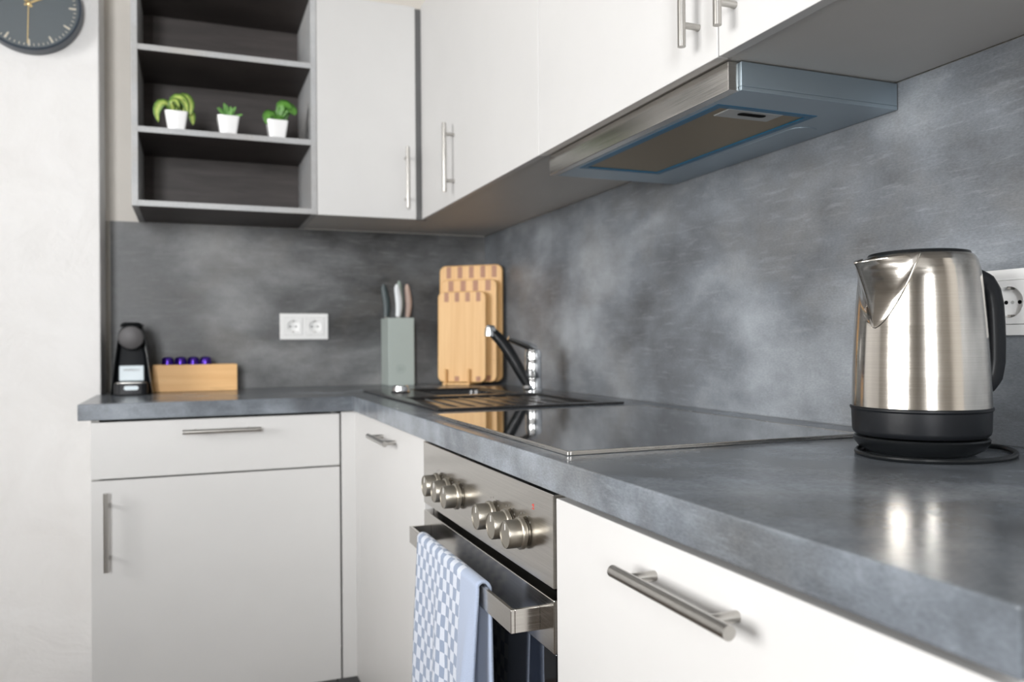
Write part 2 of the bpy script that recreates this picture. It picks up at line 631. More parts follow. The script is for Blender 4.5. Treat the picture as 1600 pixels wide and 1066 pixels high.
# splashback boards and the slim trim at the left end
single('splashback_panel', MB().box(0, .0035, -2.52, .0035, H, 1.434), conc_r,
       'grey cloudy concrete-look splashback panel behind the hob and kettle', 'splashback', (0, -1.2, H), bevel=.0004)
single('splashback_panel', MB().box(-1.241, -.0002, 0, .0035, H, 1.4335), conc_f,
       'grey concrete-look splashback panel behind coffee machine and knife block', 'splashback', (-.62, 0, H), bevel=.0004)
struct('trim_1', MB().box(-1.2535, -1.2415, -.004, .0035, H, 1.432), trim_m)

# ------------------------------------------------------------------ worktop (one L-shaped board, cut out for the sink)
SX0, SX1, SY0, SY1 = -.532, -.088, -1.190, -.400
xs = [-1.2656, -1.2535, -.600, SX0 + .02, SX1 - .02, -.0005]
ys = [-2.524, SY0 + .02, -.600, SY1 - .02, -.168, -.0005]


def wt_fill(i, j):
    if i == 3 and j in (1, 2):
        return False
    if i <= 1 and j <= 1:
        return False
    if i == 0 and j == 4:
        return False
    return True


wt = MB().cells(xs, ys, wt_fill, H - TH, H)
single('worktop', wt, conc_t, 'L-shaped grey concrete-look worktop running around the corner', 'worktop', (-.6, -.6, H - TH), bevel=.0018)

# ------------------------------------------------------------------ base units


def bar_handle(axis, c, length, face, out, r=.0058, gap=.128, drop=.030):
    """bar handle with two posts; axis 'x','y','z' is the bar direction, out is the unit normal of the front"""
    mb = MB()
    A = {'x': Vector((1, 0, 0)), 'y': Vector((0, 1, 0)), 'z': Vector((0, 0, 1))}[axis]
    O = Vector(out)
    c = Vector(c)
    mid = c + O * drop
    mb.cyl(mid - A * length / 2, mid + A * length / 2, r, n=20)
    for s_ in (-1, 1):
        q = c + A * s_ * gap / 2
        mb.cyl(q, q + O * (drop - r * .3), r * .82, n=16)
    return mb


def front_panel(name, mb, parent, label=None):
    return part(name, mb, white_front, parent, bevel=.0012, world=True, label=label)


OUTX, OUTY = (-1, 0, 0), (0, -1, 0)
PZ = .130                            # plinth height
FT = .018                            # front thickness
# left unit: drawer over door
cab = thing('base_cabinet', 'white base cabinet with one drawer over a wide door, below coffee machine', 'cabinet', (-.94, -.3, 0))
mb = MB().box(-1.2390, -1.2210, -.02, DF + FT + .001, PZ, H - TH - .001).box(-.650, -.634, -.02, DF + FT + .03, PZ, H - TH - .001)
mb.box(-1.221, -.650, -.02, DF + FT + .001, PZ, PZ + .016).box(-1.221, -.650, -.03, -.02, PZ, H - TH - .001)
part('body', mb, white_carc, cab, .0006, world=True)
part('plinth', MB().box(-1.23, -.634, -.50, -.52, 0.001, PZ - .001), plinth_m, cab, .0006, world=True)
d = front_panel('drawer', MB().box(-1.2388, -.6335, DF, DF + FT, .7135, .8535), cab)
part('handle', bar_handle('x', (-.9345, DF, .8235), .190, DF, OUTY), steel_h, d, world=True, label='brushed steel bar handle')
d = front_panel('door', MB().box(-1.2388, -.6335, DF, DF + FT, PZ + .003, .7095), cab)
part('handle', bar_handle('z', (-1.2035, DF, .5870), .192, DF, OUTY), steel_h, d, world=True, label='brushed steel bar handle')

# corner sink unit with its fillers
cab = thing('base_cabinet', 'white corner base cabinet with narrow door between cabinet corner and oven', 'cabinet', (-.45, -.95, 0))
mb = MB().box(-.57, -.03, -1.3005, -1.286, PZ, H - TH - .001).box(-.57, -.03, -.65, -.634, PZ, .68)
mb.box(-.57, -.03, -1.286, -.65, PZ, PZ + .016)
part('body', mb, white_carc, cab, .0006, world=True)
part('filler_strip', MB().box(-.6285, -.5835, DF, DF + FT, PZ + .003, .8575), white_front, cab, .001, world=True)
part('filler_strip', MB().box(DF, DF + FT - .012, -.5905, -.640, PZ + .003, .8575), white_front, cab, .0006, world=True)
part('plinth', MB().box(-.632, -.52, -.500, -.520, 0.001, PZ - .001).box(-.52, -.50, -.52, -1.30, .001, PZ - .001), plinth_m, cab, .0006, world=True)
d = front_panel('door', MB().box(DF, DF + FT, -1.3005, -.6415, PZ + .003, .8575), cab)
part('handle', bar_handle('y', (DF, -.998, .8245), .180, DF, OUTX), steel_h, d, world=True, label='brushed steel bar handle')

# near drawer unit
cab = thing('base_cabinet', 'white base cabinet with deep drawer fronts under the kettle end of worktop', 'cabinet', (-.30, -2.21, 0))
mb = MB().box(-.57, -.03, -1.928, -1.912, PZ, H - TH - .001).box(-.57, -.03, -2.508, -2.492, PZ, H - TH - .001)
mb.box(-.57, -.03, -2.492, -1.928, PZ, PZ + .016)
part('body', mb, white_carc, cab, .0006, world=True)
d = front_panel('drawer', MB().box(DF, DF + FT, -2.507, -1.9125, .500, .8500), cab)
part('handle', bar_handle('y', (DF, -2.206, .8150), .188, DF, OUTX, r=.0062), steel_h, d, world=True, label='brushed steel bar handle')
d = front_panel('drawer', MB().box(DF, DF + FT, -2.507, -1.9125, PZ + .003, .496), cab)
part('handle', bar_handle('y', (DF, -2.206, .4600), .188, DF, OUTX, r=.0062), steel_h, d, world=True, label='brushed steel bar handle')
part('plinth', MB().box(-.52, -.50, -2.508, -1.912, 0.001, PZ - .001), plinth_m, cab, .0006, world=True)

# ------------------------------------------------------------------ oven
OY0, OY1 = -1.9075, -1.3030
OX = -.592
ov = thing('oven', 'stainless steel built-in oven with six knobs and black glass door', 'oven', (-.30, -1.605, 0))
part('housing', MB().box(-.560, -.06, OY0 + .014, OY1 - .014, .16, .840), dark_gap, ov, .001, world=True)
part('control_panel', MB().box(OX, -.566, OY0, OY1, .7365, .8535), steel_y, ov, .0008, world=True)
part('vent_gap', MB().box(-.5655, -.561, OY0 + .004, OY1 - .004, .712, .7355), dark_gap, ov, 0, world=True)
dr = part('door', MB().box(OX, -.572, OY0, OY1, .6555, .7225), steel_y, ov, .0012, world=True, label='brushed steel top rail of oven door')
part('glass', MB().box(OX + .003, -.572, OY0 + .001, OY1 - .001, .200, .6550), black_gl, dr, .001, world=True, label='black glass oven window')
# flat U-shaped handle
BX, BY0, BY1, BZ0, BZ1 = -.6320, -1.8640, -1.3460, .6725, .7025
hb = MB()
hb.box(BX, BX + .0055, BY0, BY1, BZ0, BZ1)
hb.box(BX + .0055, OX - .0001, BY0, BY0 + .0055, BZ0, BZ1)
hb.box(BX + .0055, OX - .0001, BY1 - .0055, BY1, BZ0, BZ1)
part('handle', hb, steel_y, dr, .0006, world=True)
KY = (-1.409, -1.470, -1.527, -1.693, -1.757, -1.813)
kz = .7865
Mx = Matrix.Rotation(-PI / 2, 4, 'Y')   # lathe axis z -> -x
kp = [(0, .0005), (.0170, .0005), (.0172, .0030), (.0212, .0031), (.0216, .0040), (.0216, .0085), (.0206, .0095),
      (.0190, .0098), (.0188, .0268), (.0180, .0284), (.0170, .0284), (.0166, .0277), (0, .0277)]
for y in KY:
    k = part('knob', MB().lathe(kp, 40, Matrix.Translation((OX, y, kz)) @ Mx), knob_m, ov, world=True)
    part('pointer', MB().box(OX - .0281, OX - .0276, y - .0006, y + .0006, kz + .006, kz + .0145), white_pl, k, world=True)
    pr = MB()
    for q in range(5):
        a = PI / 2 + (q - 2) * .42
        yy, zz = y + .0265 * math.cos(a), kz + .0265 * math.sin(a)
        pr.box(OX - .0002, OX + .0004, yy - .0010, yy + .0010, zz - .0013, zz + .0013)
    part('dial_print', pr, grey_p, ov, world=True)
rp = MB()
for q in range(3):
    rp.box(OX - .0002, OX + .0004, -1.8470 + q * .0022, -1.8456 + q * .0022, .8262 + q * .0009, .8312 - q * .0005)
rp.box(OX - .0002, OX + .0004, -1.8480, -1.8405, .8238, .8252)
part('pilot_light_print', rp, red_p, ov, world=True, label='small red printed mark')

# ------------------------------------------------------------------ checked towel over the oven handle
TY0, TY1 = -1.752, -1.430
tw = MB()
tw.uv = []
prof = []                                  # (x offset, z, arc length) across the fold
zf = BZ1 + .0045
for i in range(34):
    prof.append((BX - .0055 - .007 * (1 - i / 33) ** .6 * .6, .300 + (BZ1 - .004 - .300) * i / 33))
for i in range(1, 9):
    a = PI - PI * i / 9
    prof.append((BX + .0028 + .0090 * math.cos(a), BZ1 - .003 + .0085 * math.sin(a)))
for i in range(30):
    prof.append((BX + .0128 + .006 * (i / 29), BZ1 - .004 - (BZ1 - .404) * i / 29))
NU = 44
arc = 0
rows = []
for k, (px, pz) in enumerate(prof):
    if k:
        arc += math.hypot(px - prof[k - 1][0], pz - prof[k - 1][1])
    front = k < 34
    for j in range(NU + 1):
        t = j / NU
        y = TY1 + (TY0 - TY1) * t
        down = max(0, (BZ1 - .02 - pz)) / .4
        wv = math.sin(t * 9.0 + .6) * .010 * min(1, down * 1.6) + math.sin(t * 21 + 1.3) * .0022 * min(1, down * 3)
        fold = .008 * math.exp(-((t - .93) / .05) ** 2) * min(1, down * 3)
        ox = -abs(wv) - fold if front else abs(wv) * .45
        yy = y + math.sin(pz * 17 + t * 4) * .0025 * min(1, down * 2) + .030 * down * (t - .0) * (1 if front else .2)
        tw.v.append((px + ox, yy, pz))
        tw.uv.append((t * (TY1 - TY0), arc))
for k in range(len(prof) - 1):
    for j in range(NU):
        a = k * (NU + 1) + j
        tw.f.append((a, a + 1, a + NU + 2, a + NU + 1))
base = ((BX), (TY0 + TY1) / 2, .30)
tow = single('tea_towel', tw, towel_m, 'blue and white checked tea towel folded over the oven door handle', 'towel', base, smooth=80)
sm = tow.modifiers.new('thickness', 'SOLIDIFY')
sm.thickness = .0042
sm.offset = 0

# ------------------------------------------------------------------ hob
HX0, HX1, HY0, HY1 = -.572, -.098, -1.908, -1.296
hob = thing('hob', 'black glass ceramic hob with slim steel frame set in worktop', 'hob', (-.335, -1.602, H))
part('glass', MB().box(HX0 + .004, HX1 - .004, HY0 + .004, HY1 - .004, H + .0003, H + .0052), hob_gl, hob, .0008, world=True)
for nm, q in (('frame_strip', (HX0, HX0 + .004, HY0, HY1)), ('frame_strip', (HX1 - .004, HX1, HY0, HY1)),
              ('frame_strip', (HX0 + .004, HX1 - .004, HY0, HY0 + .004)), ('frame_strip', (HX0 + .004, HX1 - .004, HY1 - .004, HY1))):
    part(nm, MB().box(*q, H + .0003, H + .0058), steel, hob, .001, world=True)

# ------------------------------------------------------------------ sink
sk = thing('sink', 'black granite inset sink with drainer in front of the cutting boards', 'sink', ((SX0 + SX1) / 2, (SY0 + SY1) / 2, H - .2))
RZ = H + .0055
bx0, bx1, by0, by1 = -.400, SX1 - .090, -.760, SY1 - .045      # bowl opening
gx0, gx1, gy0, gy1 = SX0 + .030, SX1 - .050, SY0 + .030, -.800      # drainer recess


def loop(x0, x1, y0, y1, r, z):
    return [(x, y, z) for x, y in rrect(x0, x1, y0, y1, r)]


rim = MB()
sxs = [SX0, gx0, bx0, bx1, gx1, SX1]
sys_ = [SY0, gy0, gy1, by0, by1, SY1]


def sk_fill(i, j):
    if j == 1 and 1 <= i <= 3:
        return False
    if j == 3 and i == 2:
        return False
    return True


rim.cells(sxs, sys_, sk_fill, H + .0004, RZ)
part('rim', rim, granite, sk, .004, 3, world=True)
dm = MB().ring_tube([loop(gx0 - .004, gx1 + .004, gy0 - .004, gy1 + .004, .012, RZ - .002), loop(gx0 + .004, gx1 - .004, gy0 + .004, gy1 - .004, .014, RZ - .0065)], cap=False)
n_ = len(rrect(0, 1, 0, 1, .1))
dm.f.append(tuple(range(n_, 2 * n_)))
part('drainer', dm, granite, sk, 0, world=True)
for i in range(7):
    x = gx0 + .05 + i * (gx1 - gx0 - .10) / 6
    part('drainer_rib', MB().tube([(x, gy0 + .03, RZ - .0065), (x, gy1 - .02, RZ - .0065)], .006, 10, .0028), granite, sk, 0, world=True)
bw = MB().ring_tube([loop(bx0 - .004, bx1 + .004, by0 - .004, by1 + .004, .03, RZ - .001),
                     loop(bx0 + .003, bx1 - .003, by0 + .003, by1 - .003, .04, RZ - .008),
                     loop(bx0 + .012, bx1 - .012, by0 + .012, by1 - .012, .05, H - .14),
                     loop(bx0 + .035, bx1 - .035, by0 + .035, by1 - .035, .05, H - .165)], cap=False)
bw.f.append(tuple(range(3 * n_, 4 * n_)))
part('bowl', bw, granite, sk, 0, world=True)
part('drain', MB().lathe([(0, .004), (.030, .004), (.040, .001), (.042, 0)], 28, Matrix.Translation(((bx0 + bx1) / 2, (by0 + by1) / 2, H - .164))), chrome, sk, world=True)
KP = (-.462, -.585)
part('waste_knob', MB().lathe([(0, 0.0002), (.026, 0.0002), (.027, .003), (.023, .005), (.021, .017), (.018, .020), (0, .0205)], 28,
                              Matrix.Translation((KP[0], KP[1], RZ))), chrome, sk, world=True, label='chrome pop-up waste knob')

# ------------------------------------------------------------------ mixer tap
FX, FY = -.118, -.728
tap = thing('mixer_tap', 'chrome and black single-lever mixer tap behind the black sink', 'tap', (FX, FY, RZ + .0004))
part('body', MB().lathe([(0, 0), (.0255, 0), (.0255, .006), (.0228, .008), (.0228, .036), (.0222, .037), (.0222, .038), (.0228, .039),
                         (.0228, .088), (.0222, .089), (.0222, .091), (.0230, .092), (.0230, .108), (.0205, .116), (.012, .120), (0, .1205)], 36), chrome, tap)
tipx, tipy, tipz = -.118, .020, .166
sp = MB()
P0 = Vector((-.016, -.006, .0160))
path, ra, rb = [], [], []
for i in range(13):
    t = i / 12
    p = P0.lerp(Vector((tipx, tipy, tipz + .004)), t)
    p.z += .022 * math.sin(t * PI) ** 1.2 * (t ** .7)
    path.append(p)
    ra.append(.0120 - .002 * t)
    rb.append(.0135 + .003 * math.sin(t * PI))
part('spout', sp.tube(path, ra, 16, rb, ref=(.6, 0, .8)), black_pl, tap, label='black angled spout')
part('spout_base', MB().lathe([(0, -.002), (.0125, 0), (.0145, .007), (.012, .014), (0, .017)], 24, Matrix.Translation((-.020, -.010, .0035))), chrome, tap)
part('nozzle', MB().cyl((tipx + .008, tipy, tipz + .006), (tipx - .010, tipy - .002, tipz + .007), .0125, .0140, 24).cyl(
    (tipx - .004, tipy - .001, tipz + .010), (tipx - .006, tipy - .002, tipz - .012), .0125, .0130, 24), chrome, tap, .001)
part('lever', MB().tube([(.004, -.004, .117), (-.014, 0, .126), (-.040, .006, .136), (-.070, .014, .148)], [.018, .018, .015, .012], 16, [.011, .011, .009, .007]), chrome, tap)

# ------------------------------------------------------------------ wall units
UB, UT = 1.434, 2.104
UX = -.328                            # door plane of right run
UY = -.327                            # door plane of left run
# open shelf unit
sh = thing('open_shelf', 'open grey wall shelf unit with dark interior above coffee machine', 'shelf', (-.90, -.16, UB))
T = .0165
SL, SR = -1.1595, -.6515


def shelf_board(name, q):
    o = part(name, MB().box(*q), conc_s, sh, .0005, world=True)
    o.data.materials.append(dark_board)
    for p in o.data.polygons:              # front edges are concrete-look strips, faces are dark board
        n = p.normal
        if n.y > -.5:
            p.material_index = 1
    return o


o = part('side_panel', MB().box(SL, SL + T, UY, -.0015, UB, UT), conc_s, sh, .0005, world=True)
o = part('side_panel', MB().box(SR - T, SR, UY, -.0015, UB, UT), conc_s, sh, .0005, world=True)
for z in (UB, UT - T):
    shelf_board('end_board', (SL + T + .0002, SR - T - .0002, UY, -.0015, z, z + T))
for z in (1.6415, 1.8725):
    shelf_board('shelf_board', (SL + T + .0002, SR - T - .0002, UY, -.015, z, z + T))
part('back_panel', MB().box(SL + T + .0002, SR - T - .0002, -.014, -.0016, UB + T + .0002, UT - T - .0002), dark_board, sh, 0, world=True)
for x in (-1.118, -.692):
    part('screw_cap', MB().lathe([(0, 0), (.009, 0), (.0085, .0025), (.006, .0035), (0, .0036)], 20,
                                 Matrix.Translation((x, -.0141, 1.975)) @ Matrix.Rotation(PI / 2, 4, 'X')), gold, sh, world=True)


def wall_cabinet(label, body, door, hx, axis_front, group=None, base=None, bottom=UB + .001):
    c = thing('wall_cabinet', label, 'cabinet', base)
    x0, x1, y0, y1 = body
    part('body', MB().box(x0, x1, y0, y1, bottom, UT), white_carc, c, .001, world=True)
    dp = part('door', MB().box(*door, UB - .0005, UT), white_front, c, .0012, world=True)
    part('handle', bar_handle('z', hx, .190, 0, axis_front, drop=.029), steel_h, dp, world=True, label='brushed steel bar handle')
    return c


wall_cabinet('narrow white wall cabinet beside the open grey shelf unit', (-.6505, -.3105, UY + FT + .001, -.0015),
             (-.6500, -.3445, UY, UY + FT), (-.3780, UY, 1.5590), OUTY, base=(-.49, -.16, UB))
wall_cabinet('wide white wall cabinet in the corner left of extractor hood', (UX + FT + .001, -.0015, -1.2640, -.0015),
             (UX, UX + FT, -1.2630, -.3335), (UX, -.6760, 1.5540), OUTX, base=(-.16, -.81, UB))
wall_cabinet('white wall cabinet directly above the extractor hood', (UX + FT + .001, -.0015, -1.8865, -1.2645),
             (UX, UX + FT, -1.8855, -1.2660), (UX, -1.8420, 1.5540), OUTX, base=(-.16, -1.57, UB))
wall_cabinet('white wall cabinet nearest the camera, over the kettle', (UX + FT + .001, -.0015, -2.4900, -1.8870),
             (UX, UX + FT, -2.4890, -1.8885), (UX, -1.9260, 1.5540), OUTX, base=(-.16, -2.19, UB))
# inner corner filler, coloured dark to stand in for the gap's shadow
single('corner_shade_filler', MB().box(-.3435, -.3105, UY + .004, UY + .016, UB, UT - .004), plinth_m,
       'filler strip coloured dark as gap shadow in the corner between wall cabinet doors', 'filler', (-.336, UY + .01, UB))

# ------------------------------------------------------------------ extractor hood
HB, HTOP = 1.392, 1.4325
hd = thing('extractor_hood', 'slim stainless steel extractor hood under the wall cabinets', 'hood', (-.15, -1.578, HB))
hx0, hx1, hy0, hy1 = -.2890, -.0020, -1.8865, -1.2700
fx0, fx1, fy0, fy1 = -.279, -.094, -1.818, -1.354
hm = MB().cells([hx0, fx0, fx1, hx1], [hy0, fy0, fy1, hy1], lambda i, j: not (i == 1 and j == 1), HB, HB + .006)
part('body', hm.box(hx0, hx1, hy0, hy1, HB + .0062, HTOP), hood_m, hd, .0006, world=True)
part('front_bar', MB().box(-.3065, hx0 - .0005, -1.8805, -1.2690, HB, HTOP), steel_y, hd, .0010, world=True)
fl = part('filter', MB().box(fx0 + .006, fx1 - .006, fy0 + .006, fy1 - .006, HB + .001, HB + .006), filter_m, hd, 0, world=True)
for q in ((fx0, fx0 + .013, fy0, fy1), (fx1 - .013, fx1, fy0, fy1), (fx0 + .013, fx1 - .013, fy0, fy0 + .013), (fx0 + .013, fx1 - .013, fy1 - .013, fy1)):
    part('film_strip', MB().box(*q, HB - .0006, HB + .0012), blue_film, hd, 0, world=True, label='strip of blue protective film')
lt = part('latch', MB().box(-.250, -.150, -1.806, -1.766, HB - .0010, HB + .001), grey_pl, hd, .0006, world=True)
part('latch_grip', MB().prism(rrect(-.222, -.172, -1.7965, -1.7835, .006), HB - .0016, HB - .0011), dark_gap, lt, world=True)
part('lamp_cover', MB().prism(rrect(-.082, -.030, -1.76, -1.42, .024), HB - .0009, HB + .001), hood_m, hd, .0004, world=True)

# ------------------------------------------------------------------ kettle
KX, KYc = -.1587, -2.0637
vd = Vector((KX - CAM.x, KYc - CAM.y)).normalized()
a_view = math.atan2(-vd.y, -vd.x)              # direction from kettle to camera
SPA = a_view - math.radians(40)                # spout turned to the photograph's left
HDA = a_view + math.radians(125)               # handle on the right
ke = thing('kettle', 'brushed steel electric kettle with black handle and base', 'kettle', (KX, KYc, H))
part('power_base', MB().lathe([(0, .001), (.056, .001), (.062, .0025), (.071, .0075), (.0765, .0150), (.0775, .0195), (.0760, .0213), (.055, .0216), (0, .0216)], 64), black_pl, ke)
part('lower_band', MB().lathe([(0, .0235), (.0745, .0235), (.0775, .0262), (.0785, .0300), (.0794, .0540), (.0810, .0560), (.0810, .0580), (.0796, .0592), (.05, .0595), (0, .0595)], 72), black_mt, ke)
part('power_contact', MB().lathe([(0, .021), (.02, .021), (.02, .0245), (0, .0245)], 20), black_mt, ke)
kprof = [(.0795, 0.0590), (.0790, 0.0743), (.0783, 0.0982), (.0772, 0.1220), (.0759, 0.1459), (.0744, 0.1669), (.0730, 0.1860), (.0715, 0.2032), (.0699, 0.2175), (.0681, 0.2290), (.0659, 0.2371), (.0634, 0.2424), (.0614, 0.2447), (.0588, 0.2460)]


def krad(z):
    for (r0, z0_), (r1, z1_) in zip(kprof[:-1], kprof[1:]):
        if z <= z1_:
            return r0 + (r1 - r0) * (z - z0_) / (z1_ - z0_)
    return kprof[-1][0]


fine = []
for (r0, z0_), (r1, z1_) in zip(kprof[:-1], kprof[1:]):
    fine += [(r0 + (r1 - r0) * q / 4, z0_ + (z1_ - z0_) * q / 4) for q in range(4)]
fine.append(kprof[-1])
bo = part('body', MB().lathe(fine, 96), steel_k, ke, smooth=60)
# spout: a pinched sheet widening from a V at mid height to the pouring lip
zb, zt, W0 = .1555, .2430, math.radians(43)
ks = MB()
NT, NUk = 36, 48
for i in range(NT + 1):
    t = i / NT
    for j in range(NUk + 1):
        u = -1 + 2 * j / NUk
        w = W0 * t ** .62
        z = zb + (zt - zb) * t
        k = 1 - abs(u)
        nose = (k * k * (1.9 - .9 * k)) * .9 + .1 * math.exp(-(u / .10) ** 2)
        r = krad(z) + .0007 + (.0400 * t ** 1.3) * nose
        if t > .86:
            r += .0035 * ((t - .86) / .14) ** 2 * nose         # lip rolls outward
        zz = z + .002 * t * (1 - nose) - .0085 * nose * t ** 5
        a = SPA + u * w
        ks.v.append((r * math.cos(a), r * math.sin(a), zz))
for i in range(NT):
    for j in range(NUk):
        q = i * (NUk + 1) + j
        ks.f.append((q, q + 1, q + NUk + 2, q + NUk + 1))
so = part('spout', ks, steel_k, ke, smooth=80)
sm = so.modifiers.new('sheet_thickness', 'SOLIDIFY')
sm.thickness = .0014
sm.offset = 0
part('lid', MB().lathe([(.0, .2390), (.0575, .2390), (.0590, .2462), (.0575, .2490), (.0500, .2505), (0, .2510)], 64), black_pl, ke)
hp = [(.0640, 0.2185), (.0780, 0.2194), (.0890, 0.2137), (.0965, 0.2013), (.1000, 0.1841), (.1015, 0.1602), (.1020, 0.1364), (.1015, 0.1125), (.0980, 0.0943), (.0900, 0.0838), (.0760, 0.0791)]
ca, sa = math.cos(HDA), math.sin(HDA)
hpath = []
for i in range(len(hp) - 1):
    for q in range(3):
        t = q / 3
        hpath.append(((hp[i][0] * (1 - t) + hp[i + 1][0] * t), hp[i][1] * (1 - t) + hp[i + 1][1] * t))
hpath.append(hp[-1])
rings = []
for i, (r, z) in enumerate(hpath):
    r0, z0_ = hpath[max(0, i - 1)]
    r1_, z1_ = hpath[min(len(hpath) - 1, i + 1)]
    L = math.hypot(r1_ - r0, z1_ - z0_)
    nr, nz = -(z1_ - z0_) / L, (r1_ - r0) / L
    e = i / (len(hpath) - 1)
    thick = .0100 + .0020 * math.sin(PI * e)
    wid = .0140
    ring = []
    for j in range(16):
        a = 2 * PI * j / 16
        cx, sx = math.cos(a), math.sin(a)
        cx = math.copysign(abs(cx) ** .6, cx)
        sx = math.copysign(abs(sx) ** .6, sx)
        rr, zz, tt = r + nr * thick * cx, z + nz * thick * cx, wid * sx
        ring.append((rr * ca - tt * sa, rr * sa + tt * ca, zz))
    rings.append(ring)
part('handle', MB().ring_tube(rings), black_mt, ke, smooth=60)
# cord lying on the worktop
CSH = (KX + .131, KYc + 2.043)
cpts = [(-.062, -2.020), (-.040, -2.036), (-.022, -2.056), (-.026, -2.082), (-.055, -2.114), (-.095, -2.136), (-.140, -2.143), (-.180, -2.132), (-.212, -2.108), (-.226, -2.070), (-.216, -2.030), (-.190, -2.000), (-.150, -1.975), (-.100, -1.968), (-.060, -1.985)]
cs = []
for i in range(len(cpts) - 1):
    p0, p1, p2, p3 = [Vector(cpts[max(0, min(len(cpts) - 1, i + k))]) for k in (-1, 0, 1, 2)]
    for q in range(6):
        t = q / 6
        cs.append(.5 * ((2 * p1) + (p2 - p0) * t + (2 * p0 - 5 * p1 + 4 * p2 - p3) * t * t + (3 * p1 - p0 - 3 * p2 + p3) * t ** 3))
cs.append(Vector(cpts[-1]))
part('cord', MB().tube([(p.x + CSH[0], p.y + CSH[1], H + .0034) for p in cs], .0031, 10), black_pl, ke, world=True)


# ------------------------------------------------------------------ wall sockets
def socket(label, loc, rz, n):
    """loc: left gang centre on the wall; local x runs along the wall, local -y into the room"""
    s_ = thing('wall_socket', label, 'socket', loc, rz)
    pitch = .0715
    L, Rr = -.0435, pitch * (n - 1) + .0435
    fr = MB().box(L, Rr, -.0075, -.0003, -.0435, -.0290).box(L, Rr, -.0075, -.0003, .0290, .0435)
    fr.box(L, -.0290, -.0075, -.0003, -.0290, .0290).box(pitch * (n - 1) + .0290, Rr, -.0075, -.0003, -.0290, .0290)
    for i in range(n - 1):
        fr.box(pitch * i + .0290, pitch * (i + 1) - .0290, -.0075, -.0003, -.0290, .0290)
    part('frame', fr, white_pl, s_, .0007)
    MR = Matrix.Rotation(PI / 2, 4, 'X')           # z -> -y
    for i in range(n):
        cx = pitch * i
        pl = MB().holed_plate(-.0285, .0285, -.0285, .0285, .0004, .0098, 0, 0, .0205, 40).xf(Matrix.Translation((cx, 0, 0)) @ MR)
        p_ = part('insert', pl, white_pl, s_)
        part('well', MB().lathe([(0, .0012), (.0200, .0012), (.0206, .0022)], 32, Matrix.Translation((cx, 0, 0)) @ MR), white_pl, p_)
        hl = MB()
        for q in (-.0095, .0095):
            hl.cyl((cx + q, -.0011, 0), (cx + q, -.0016, 0), .0026, n=16)
        part('pin_holes', hl, dark_gap, p_)
        part('screw', MB().cyl((cx, -.0011, 0), (cx, -.0020, 0), .0022, n=14), grey_pl, p_)
        for q in (-1, 1):
            part('earth_clip', MB().box(cx - .0028, cx + .0028, -.0085, -.0012, q * .0165, q * .0202), steel_h, p_, .0005)
    return s_


socket('white double wall socket on the far splashback between capsule box and knife block', (-.688, 0, 1.103), 0, 2)
socket('white wall socket half hidden behind the kettle handle', (0, -2.071, 1.0895), -PI / 2, 1)

# ------------------------------------------------------------------ knife block and knives
kb_ = thing('knife_block', 'sage green rectangular knife block on worktop beside cutting boards', 'knife block', (-.3455, -.063, H))
part('block', MB().box(-.390, -.301, -.122, -.006, H + .0004, 1.130), sage, kb_, .002, world=True)
for (x, y) in ((-.372, -.060), (-.345, -.098), (-.333, -.042), (-.318, -.080)):
    part('slot', MB().box(x - .009, x + .009, y - .0022, y + .0022, 1.1298, 1.1303), dark_gap, kb_, world=True)
em = MB()
Me = Matrix.Translation((-.3485, -.1220, .957)) @ Matrix.Rotation(PI / 2, 4, 'X')
em.ring_tube([[tuple(Me @ Vector((r * math.cos(2 * PI * j / 32), r * math.sin(2 * PI * j / 32), h))) for j in range(32)]
              for r, h in ((.0155, 0), (.0155, .0005), (.0145, .0005), (.0145, 0))], cap=False, closed=True)
for dx, hgt in ((-.006, .014), (.0005, .018), (.007, .012)):
    em.box(-.3485 + dx - .0011, -.3485 + dx + .0011, -.1225, -.122, .957 - hgt / 2, .957 + hgt / 2)
part('emblem', em, sage_dk, kb_, world=True, label='faint darker round emblem')


def knife(label, mat, x, y, h, lean, wid, tilt=0.0):
    k = thing('kitchen_knife', label, 'knife', (x, y, 1.1304), 0, 'knives in the sage block')
    path, ra = [], []
    for i in range(11):
        t = i / 10
        path.append((lean * t * h + .004 * math.sin(t * PI * 1.4), tilt * t * h, .004 + t * h))
        ra.append(wid * (.70 + .45 * math.sin(t * PI * .85 + .25)) * (1 if i < 10 else .55))
    part('handle', MB().tube(path, ra, 14, .0065, ref=(0, 1, 0)), mat, k)
    part('bolster', MB().box(-wid * .6, wid * .6, -.0011, .0011, 0, .010), steel_h, k)


knife('kitchen knife with dark slate handle, leftmost in the sage knife block', kn_d, -.3830, -.060, .112, -.05, .0110)
knife('kitchen knife with white handle in front of the sage knife block slots', kn_w, -.3510, -.098, .110, .00, .0105)
knife('kitchen knife with sage green handle behind the white-handled knife', kn_g, -.3330, -.042, .126, .03, .0095)
knife('kitchen knife with blush beige handle, rightmost in the sage knife block', kn_p, -.3140, -.080, .112, .03, .0100)

# ------------------------------------------------------------------ cutting boards in their stand
ux, uy = .777, -.629                                   # along the boards (to the right, towards the camera)
RZB = math.atan2(uy, ux)
BB = Vector((-.018, -.222, H))                         # foot of the largest board's right end
TILT = math.radians(1.3)


